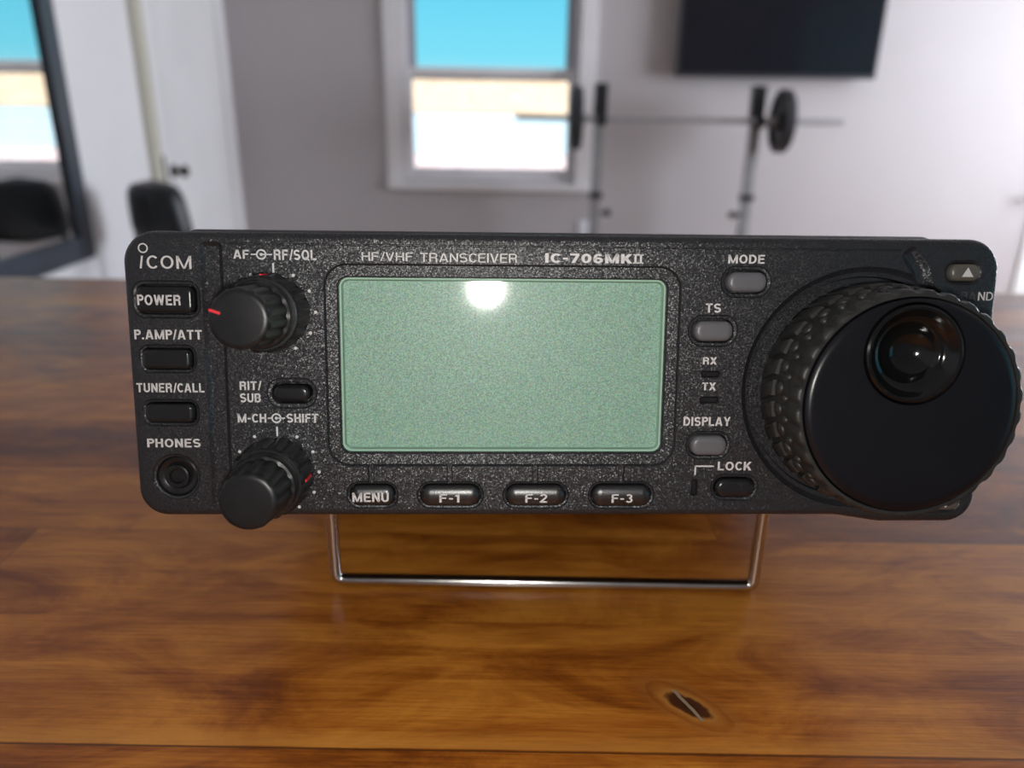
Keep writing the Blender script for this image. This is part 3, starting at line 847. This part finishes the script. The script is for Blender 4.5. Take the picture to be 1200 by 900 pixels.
# turned and fluted knobs ---------------------------------------------
def polar(bm, cx, cz, sections, n, flutes=0, phase=0.0, cap0=True, cap1=True):
    """sections: (radius, y, flute depth)"""
    rings = []
    for r, y, a in sections:
        ring = []
        for k in range(n):
            th = 2 * PI * k / n
            rr_ = r
            if a:
                c = 0.5 + 0.5 * math.cos(flutes * th + phase)
                rr_ = r - a * (c ** 2.2)
            ring.append((cx + rr_ * math.cos(th), y, cz + rr_ * math.sin(th)))
        rings.append(ring)
    loft(bm, rings, cap0, cap1)
def dual_knob(cx, cz, names, ring_ang, face_ang, tip):
    bm = bmesh.new()
    polar(bm, cx, cz, [(6.9, 0.2, 0), (7.0, -0.9, 0), (7.3, -1.1, 0.45), (7.35, -2.0, 0.6), (7.15, -7.2, 0.6), (6.95, -8.0, 0.35), (6.5, -8.35, 0), (5.4, -8.4, 0)], 160, 16)
    rg = rpart(names[0], bm, 'knob', None)
    bm = bmesh.new()
    polar(bm, cx, cz, [(5.3, -8.2, 0), (6.0, -8.5, 0), (6.1, -8.8, 0), (6.1, -10.6, 0), (5.95, -11.1, 0), (5.55, -11.3, 0.25), (5.5, -12, 0.5), (5.25, tip + 1.6, 0.5), (5.15, tip + 0.9, 0.2), (4.95, tip + 0.35, 0), (4.6, tip + 0.08, 0), (4.0, tip, 0)], 160, 14)
    kn = rpart(names[1], bm, 'knob')
    # pointer marks
    if face_ang is not None:
        ca_, sa_ = math.cos(math.radians(face_ang)), math.sin(math.radians(face_ang))
        bm = bmesh.new()
        vs = box(bm, (0, 0, 0), (1.9, 0.10, 0.42), 0.0)
        bmesh.ops.rotate(bm, cent=(0, 0, 0), matrix=Matrix.Rotation(-math.radians(face_ang), 3, 'Y'), verts=bm.verts)
        bmesh.ops.translate(bm, vec=(cx + ca_ * 3.95, tip - 0.02, cz + sa_ * 3.95), verts=bm.verts)
        rpart('pointer_mark', bm, 'red', kn)['label'] = 'red pointer line'
    bm = bmesh.new()
    ca_, sa_ = math.cos(math.radians(ring_ang)), math.sin(math.radians(ring_ang))
    vs = box(bm, (0, 0, 0), (0.25, 4.2, 0.45), 0.0)
    bmesh.ops.rotate(bm, cent=(0, 0, 0), matrix=Matrix.Rotation(-math.radians(ring_ang), 3, 'Y'), verts=bm.verts)
    bmesh.ops.translate(bm, vec=(cx + ca_ * 7.15, -5.4, cz + sa_ * 7.15), verts=bm.verts)
    rpart('pointer_mark', bm, 'red', rg)['label'] = 'red pointer line'
dual_knob(-54.8, 11.95, ('squelch_ring', 'volume_knob'), 90, 162, -21.0)
dual_knob(-55.0, -19.45, ('shift_ring', 'channel_knob'), 3, None, -19.8)

# main tuning dial
DX, DZ = 60.6, -2.85
bm = bmesh.new()
polar(bm, DX, DZ, [(19.8, 2.0, 0), (19.9, -1.2, 0), (20.5, -1.5, 0), (20.5, -7.0, 0), (20.35, -9.8, 0), (20.2, -12.6, 0.1), (20.45, -13.8, 0.4), (20.65, -14.8, 0.75), (20.6, -16.4, 0.75), (20.35, -17.0, 0.5), (19.9, -17.25, 0.1), (19.3, -17.2, 0), (19.15, -16.4, 0), (19.1, -12.0, 0)], 320, 32, 0.0, True, False)
NB = 32
def surf(th, r, y): return Vector((DX + r * math.cos(th), y, DZ + r * math.sin(th)))
for i in range(NB):
    th = 2 * PI * i / NB
    # slanted block
    def quad(r, y0, y1, w, sk):
        return [surf(th - w, r, y0), surf(th + w, r, y0), surf(th + w + sk, r, y1), surf(th - w + sk, r, y1)]
    loft(bm, [quad(20.2, -1.7, -7.3, 0.074, -0.085), quad(21.15, -1.8, -7.2, 0.070, -0.083), quad(21.4, -2.2, -6.8, 0.060, -0.077)], False, True)
    for (y, rr_, ry, dth) in ((-8.9, 1.45, 1.45, -0.10), (-11.6, 0.85, 0.95, -0.02)):
        c = th + dth
        res = bmesh.ops.create_icosphere(bm, subdivisions=2, radius=1.0)
        vs = res['verts']
        bmesh.ops.scale(bm, vec=(0.75, ry, rr_), verts=vs)
        bmesh.ops.rotate(bm, cent=(0, 0, 0), matrix=Matrix.Rotation(-c, 3, 'Y'), verts=vs)
        bmesh.ops.translate(bm, vec=surf(c, 20.35 if y > -10 else 20.2, y), verts=vs)
grip = rpart('dial_grip', bm, 'rubber', None, 40)
bm = bmesh.new()
polar(bm, DX, DZ, [(18.7, -11, 0), (19.0, -15.0, 0), (19.05, -16.9, 0), (18.9, -17.45, 0), (18.45, -17.85, 0), (17.9, -18.0, 0), (17.2, -18.05, 0)], 192)
face = link('tuning_dial', bm, 'dial', rad, OFF, 0)
HX, HZ = 60.1, 6.5
cut(face, circle(HX, HZ, 9.0, 64), [(-0.25, -18.6), (0.05, -17.75), (0.1, -11.6)])
face.data.transform(Matrix.Scale(K, 4))
face.data.shade_smooth(); face.data.set_sharp_from_angle(angle=math.radians(30))
bm = bmesh.new()
polar(bm, HX, HZ, [(8.6, -11.7, 0), (8.7, -17.7, 0), (8.55, -18.2, 0), (8.2, -18.4, 0), (7.8, -18.35, 0), (7.5, -18.05, 0), (7.0, -17.2, 0), (6.3, -16.5, 0), (5.85, -16.3, 0), (5.6, -16.25, 0), (5.35, -16.0, 0), (4.9, -15.3, 0), (4.2, -14.5, 0), (3.2, -13.7, 0), (2.1, -13.15, 0), (1.0, -12.9, 0), (0.3, -12.86, 0)], 96)
rpart('finger_dimple', bm, 'dimple', face)['label'] = 'polished black finger cup'

# wire bail under the set
wr = 0.00155
c0 = to_local((-0.0455, 0.1712, TZ + wr)); c1 = to_local((0.0643, 0.1712, TZ + wr))
vup = RM.transposed() @ Vector((0, 0, 1))
hgt = 34.0
bm = bmesh.new()
tube(bm, arc_path([c0 + vup * hgt, c0, c1, c1 + vup * hgt], 2.6, 8), wr * 1000, 16)
rpart('wire_bail', bm, 'chrome')['label'] = 'shiny bent wire stand under the front'
for c in (c0, c1):
    bm = bmesh.new()
    q = c + vup * (hgt - 3.0)
    box(bm, q, (7, 12, 8), 1.0)
    rpart('bail_bracket', bm, 'case')

# ================================================================== BEHIND THE TABLE
# wall mirror on the left wall
MT['mframe'] = plain('dark_grey_frame', (0.055, 0.065, 0.085), 0.35, vary=0.1, nscale=8)
g = G('mirror_silver')
MT['mirror'] = g.bsdf((0.86, 0.88, 0.88), 0.01, 1.0)
mir = empty('wall_mirror', (XL, 2.3, 0.67))
tag(mir, 'dark framed mirror on the left wall reflecting the window', 'mirror')
my0, my1, mz0, mz1 = 1.72, 2.865, 0.665, 2.25
fw = 0.085
bm = bmesh.new()
for (a, b, c, d) in ((my0, my0 + fw, mz0, mz1), (my1 - fw, my1, mz0, mz1), (my0 + fw, my1 - fw, mz0, mz0 + fw), (my0 + fw, my1 - fw, mz1 - fw, mz1)):
    box(bm, (0.017, (a + b) / 2 - 2.3, (c + d) / 2 - 0.67), (0.03, b - a, d - c), 0.004)
link('mirror_frame', bm, 'mframe', mir)
bm = bmesh.new()
box(bm, (0.01, (my0 + my1) / 2 - 2.3, (mz0 + mz1) / 2 - 0.67), (0.012, my1 - my0 - 2 * fw + 0.01, mz1 - mz0 - 2 * fw + 0.01))
link('mirror_glass', bm, 'mirror', mir, None, 0)

# chair with a rounded padded back
MT['pad'] = plain('black_vinyl_padding', (0.012, 0.013, 0.016), 0.42, vary=0.15, nscale=30)
MT['blackmetal'] = plain('black_painted_steel', (0.02, 0.02, 0.023), 0.35, vary=0.1, nscale=30)
CHX, CHY = -1.225, 3.075
ch = empty('chair', (CHX, CHY, 0), (0, 0, math.radians(148)))
tag(ch, 'black chair with rounded padded back before the white door', 'chair')
bm = bmesh.new()
NZ, NA = 14, 32
rings = []
zb, zt = 0.70, 0.945
for k in range(NZ + 1):
    t = k / NZ
    z = zb + (zt - zb) * t
    s = math.sin(min(1.0, (1 - abs(2 * t - 1) ** 2.3) ** 0.5) * PI / 2) if 0 < t < 1 else 0.05
    wx = (0.158 - 0.035 * t) * max(s, 0.06); wy = 0.068 * max(s, 0.06)
    rings.append([(wx * math.copysign(abs(math.cos(a)) ** 0.8, math.cos(a)), 0.19 + 0.02 * t + wy * math.copysign(abs(math.sin(a)) ** 0.8, math.sin(a)), z) for a in [2 * PI * q / NA for q in range(NA)]])
loft(bm, rings)
link('backrest', bm, 'pad', ch)
bm = bmesh.new()
rings = []
for r, z in ((0.17, 0.43), (0.2, 0.435), (0.212, 0.455), (0.21, 0.475), (0.19, 0.487), (0.1, 0.49)):
    rings.append([(r * math.cos(2 * PI * q / 40), r * math.sin(2 * PI * q / 40), z) for q in range(40)])
loft(bm, rings)
link('seat', bm, 'pad', ch)
for s in (-1, 1):
    bm = bmesh.new()
    tube(bm, arc_path([(s * 0.10, 0.10, 0.42), (s * 0.125, 0.215, 0.44), (s * 0.12, 0.225, 0.80)], 0.05), 0.011, 12)
    link('back_post', bm, 'blackmetal', ch)
for sx_ in (-1, 1):
    for sy_ in (-1, 1):
        bm = bmesh.new()
        tube(bm, [(sx_ * 0.11, sy_ * 0.11, 0.435), (sx_ * 0.18, sy_ * 0.18, 0.0)], [0.012, 0.010], 12)
        link('leg', bm, 'blackmetal', ch)

# barbell on its rack
MT['steel'] = plain('grey_steel', (0.34, 0.34, 0.35), 0.4, 0.3, vary=0.1, nscale=20)
MT['iron'] = plain('black_iron_plate', (0.018, 0.018, 0.022), 0.5, vary=0.2, nscale=30)
BY = 4.2
BZ = CAM_Z - 0.098
rk = empty('barbell_rack', (0.84, BY, 0))
tag(rk, 'black and grey barbell rack standing under the television', 'rack')
for ux_ in (0.435, 1.252):
    x = ux_ - 0.84
    u = boxes('upright', [(x - 0.026, x + 0.026, 0.03, 0.08, 0.03, BZ + 0.02)], 'steel', rk, bev=0.004)
    boxes('upright_sleeve', [(x - 0.034, x + 0.034, 0.022, 0.088, BZ - 0.02, BZ + 0.172)], 'blackmetal', u, bev=0.004)
    boxes('collar', [(x - 0.034, x + 0.034, 0.022, 0.088, 0.745, 0.775)], 'blackmetal', u, bev=0.003)
    bm = bmesh.new()
    box(bm, (x, -0.01, BZ - 0.026), (0.05, 0.08, 0.012), 0.002)
    box(bm, (x, -0.045, BZ - 0.005), (0.05, 0.012, 0.05), 0.002)
    link('bar_hook', bm, 'blackmetal', rk)
    bm = bmesh.new()
    sgn_ = 1 if ux_ < 0.8 else -1
    tube(bm, [(x + sgn_ * 0.02, 0.055, 0.665), (x + sgn_ * 0.05, 0.055, 0.665), (x + sgn_ * 0.052, 0.055, 0.665), (x + sgn_ * 0.085, 0.055, 0.665)], [0.008, 0.008, 0.02, 0.018], 14)
    link('locking_knob', bm, 'blackmetal', rk)
    boxes('foot', [(x - 0.026, x + 0.026, -0.35, 0.30, 0.0, 0.045)], 'blackmetal', rk, bev=0.004)
boxes('crossbar', [(0.435 - 0.84, 1.252 - 0.84, 0.035, 0.075, 0.18, 0.22)], 'steel', rk, bev=0.004)
bb = empty('barbell', (0.84, BY, BZ))
tag(bb, 'long grey steel barbell lying across the rack', 'barbell')
bm = bmesh.new(); tube(bm, [(-0.845, 0, 0), (0.845, 0, 0)], 0.0145, 18)
link('bar', bm, 'steel', bb)
for s in (-1, 1):
    bm = bmesh.new(); tube(bm, [(s * 0.482, 0, 0), (s * 0.50, 0, 0)], 0.028, 20)
    link('bar_collar', bm, 'steel', bb)
prof = [(0.0, -0.028), (0.148, -0.028), (0.157, -0.02), (0.157, 0.02), (0.148, 0.028), (0.128, 0.028), (0.12, 0.012), (0.05, 0.012), (0.044, 0.03), (0.0165, 0.03)]
def plate_bm():
    bm = bmesh.new(); rings = []
    pr = [(0.0165, -0.03), (0.044, -0.03), (0.05, -0.012), (0.12, -0.012), (0.128, -0.028)] + prof[1:] + [(0.0165, -0.03)]
    for r, x in pr[:-1]:
        rings.append([(x, r * math.cos(2 * PI * q / 48), r * math.sin(2 * PI * q / 48)) for q in range(48)])
    vr = loft(bm, rings, False, False)
    for i in range(48):
        j = (i + 1) % 48
        bm.faces.new((vr[-1][i], vr[-1][j], vr[0][j], vr[0][i]))
    return bm
pl = link('weight_plate', plate_bm(), 'iron', None, (0.84 - 0.532, BY, BZ))
tag(pl, 'black weight plate on the barbell end overlapping the window edge', 'weight plate', 'plates on the barbell')
pl2 = pl.copy(); C.objects.link(pl2); pl2.location = (0.84 + 0.532, BY, BZ)
pl2['label'] = 'black weight plate on the barbell end below the television'

# television on the wall
MT['screen'] = plain('dark_screen_glass', (0.010, 0.010, 0.014), 0.12, vary=0.05, nscale=5)
MT['tvframe'] = plain('tv_frame', (0.03, 0.03, 0.035), 0.35, vary=0.1, nscale=20)
TW = (0.865, 1.945); T0, T1 = CAM_Z + 0.118, CAM_Z + 0.118 + 0.63
tvy = 4.50
tv = empty('television', ((TW[0] + TW[1]) / 2, tvy, T0))
tag(tv, 'switched-off black television mounted high on the wall', 'television')
hw_, hh = (TW[1] - TW[0]) / 2, T1 - T0
boxes('tv_frame', frame_boxes(-hw_, hw_, 0, 0.045, 0, hh, 0.012, wb=0.02), 'tvframe', tv, bev=0.002)
boxes('back_shell', [(-hw_ + 0.01, hw_ - 0.01, 0.012, 0.05, 0.01, hh - 0.01), (-0.3, 0.3, 0.05, 0.075, 0.1, hh - 0.15)], 'tvframe', tv, bev=0.003)
boxes('screen', [(-hw_ + 0.011, hw_ - 0.011, 0.004, 0.012, 0.019, hh - 0.011)], 'screen', tv)
boxes('wall_mount', [(-0.2, 0.2, 0.075, 0.10, 0.15, 0.45)], 'blackmetal', tv)

# white plate added under the window's right corner, use unknown
MT['white'] = plain('white_plastic', (0.85, 0.87, 0.92), 0.35, vary=0.02, nscale=10)
sk = empty('wall_plate', (0.418, YB, 0.44))
tag(sk, 'white plate on the wall below the right end of the window', 'socket')
boxes('base_plate', [(-0.042, 0.042, -0.01, 0, 0, 0.13)], 'white', sk, bev=0.003)
boxes('plate_insert', [(-0.022, 0.022, -0.012, -0.009, 0.02, 0.11)], 'white', sk, bev=0.002)
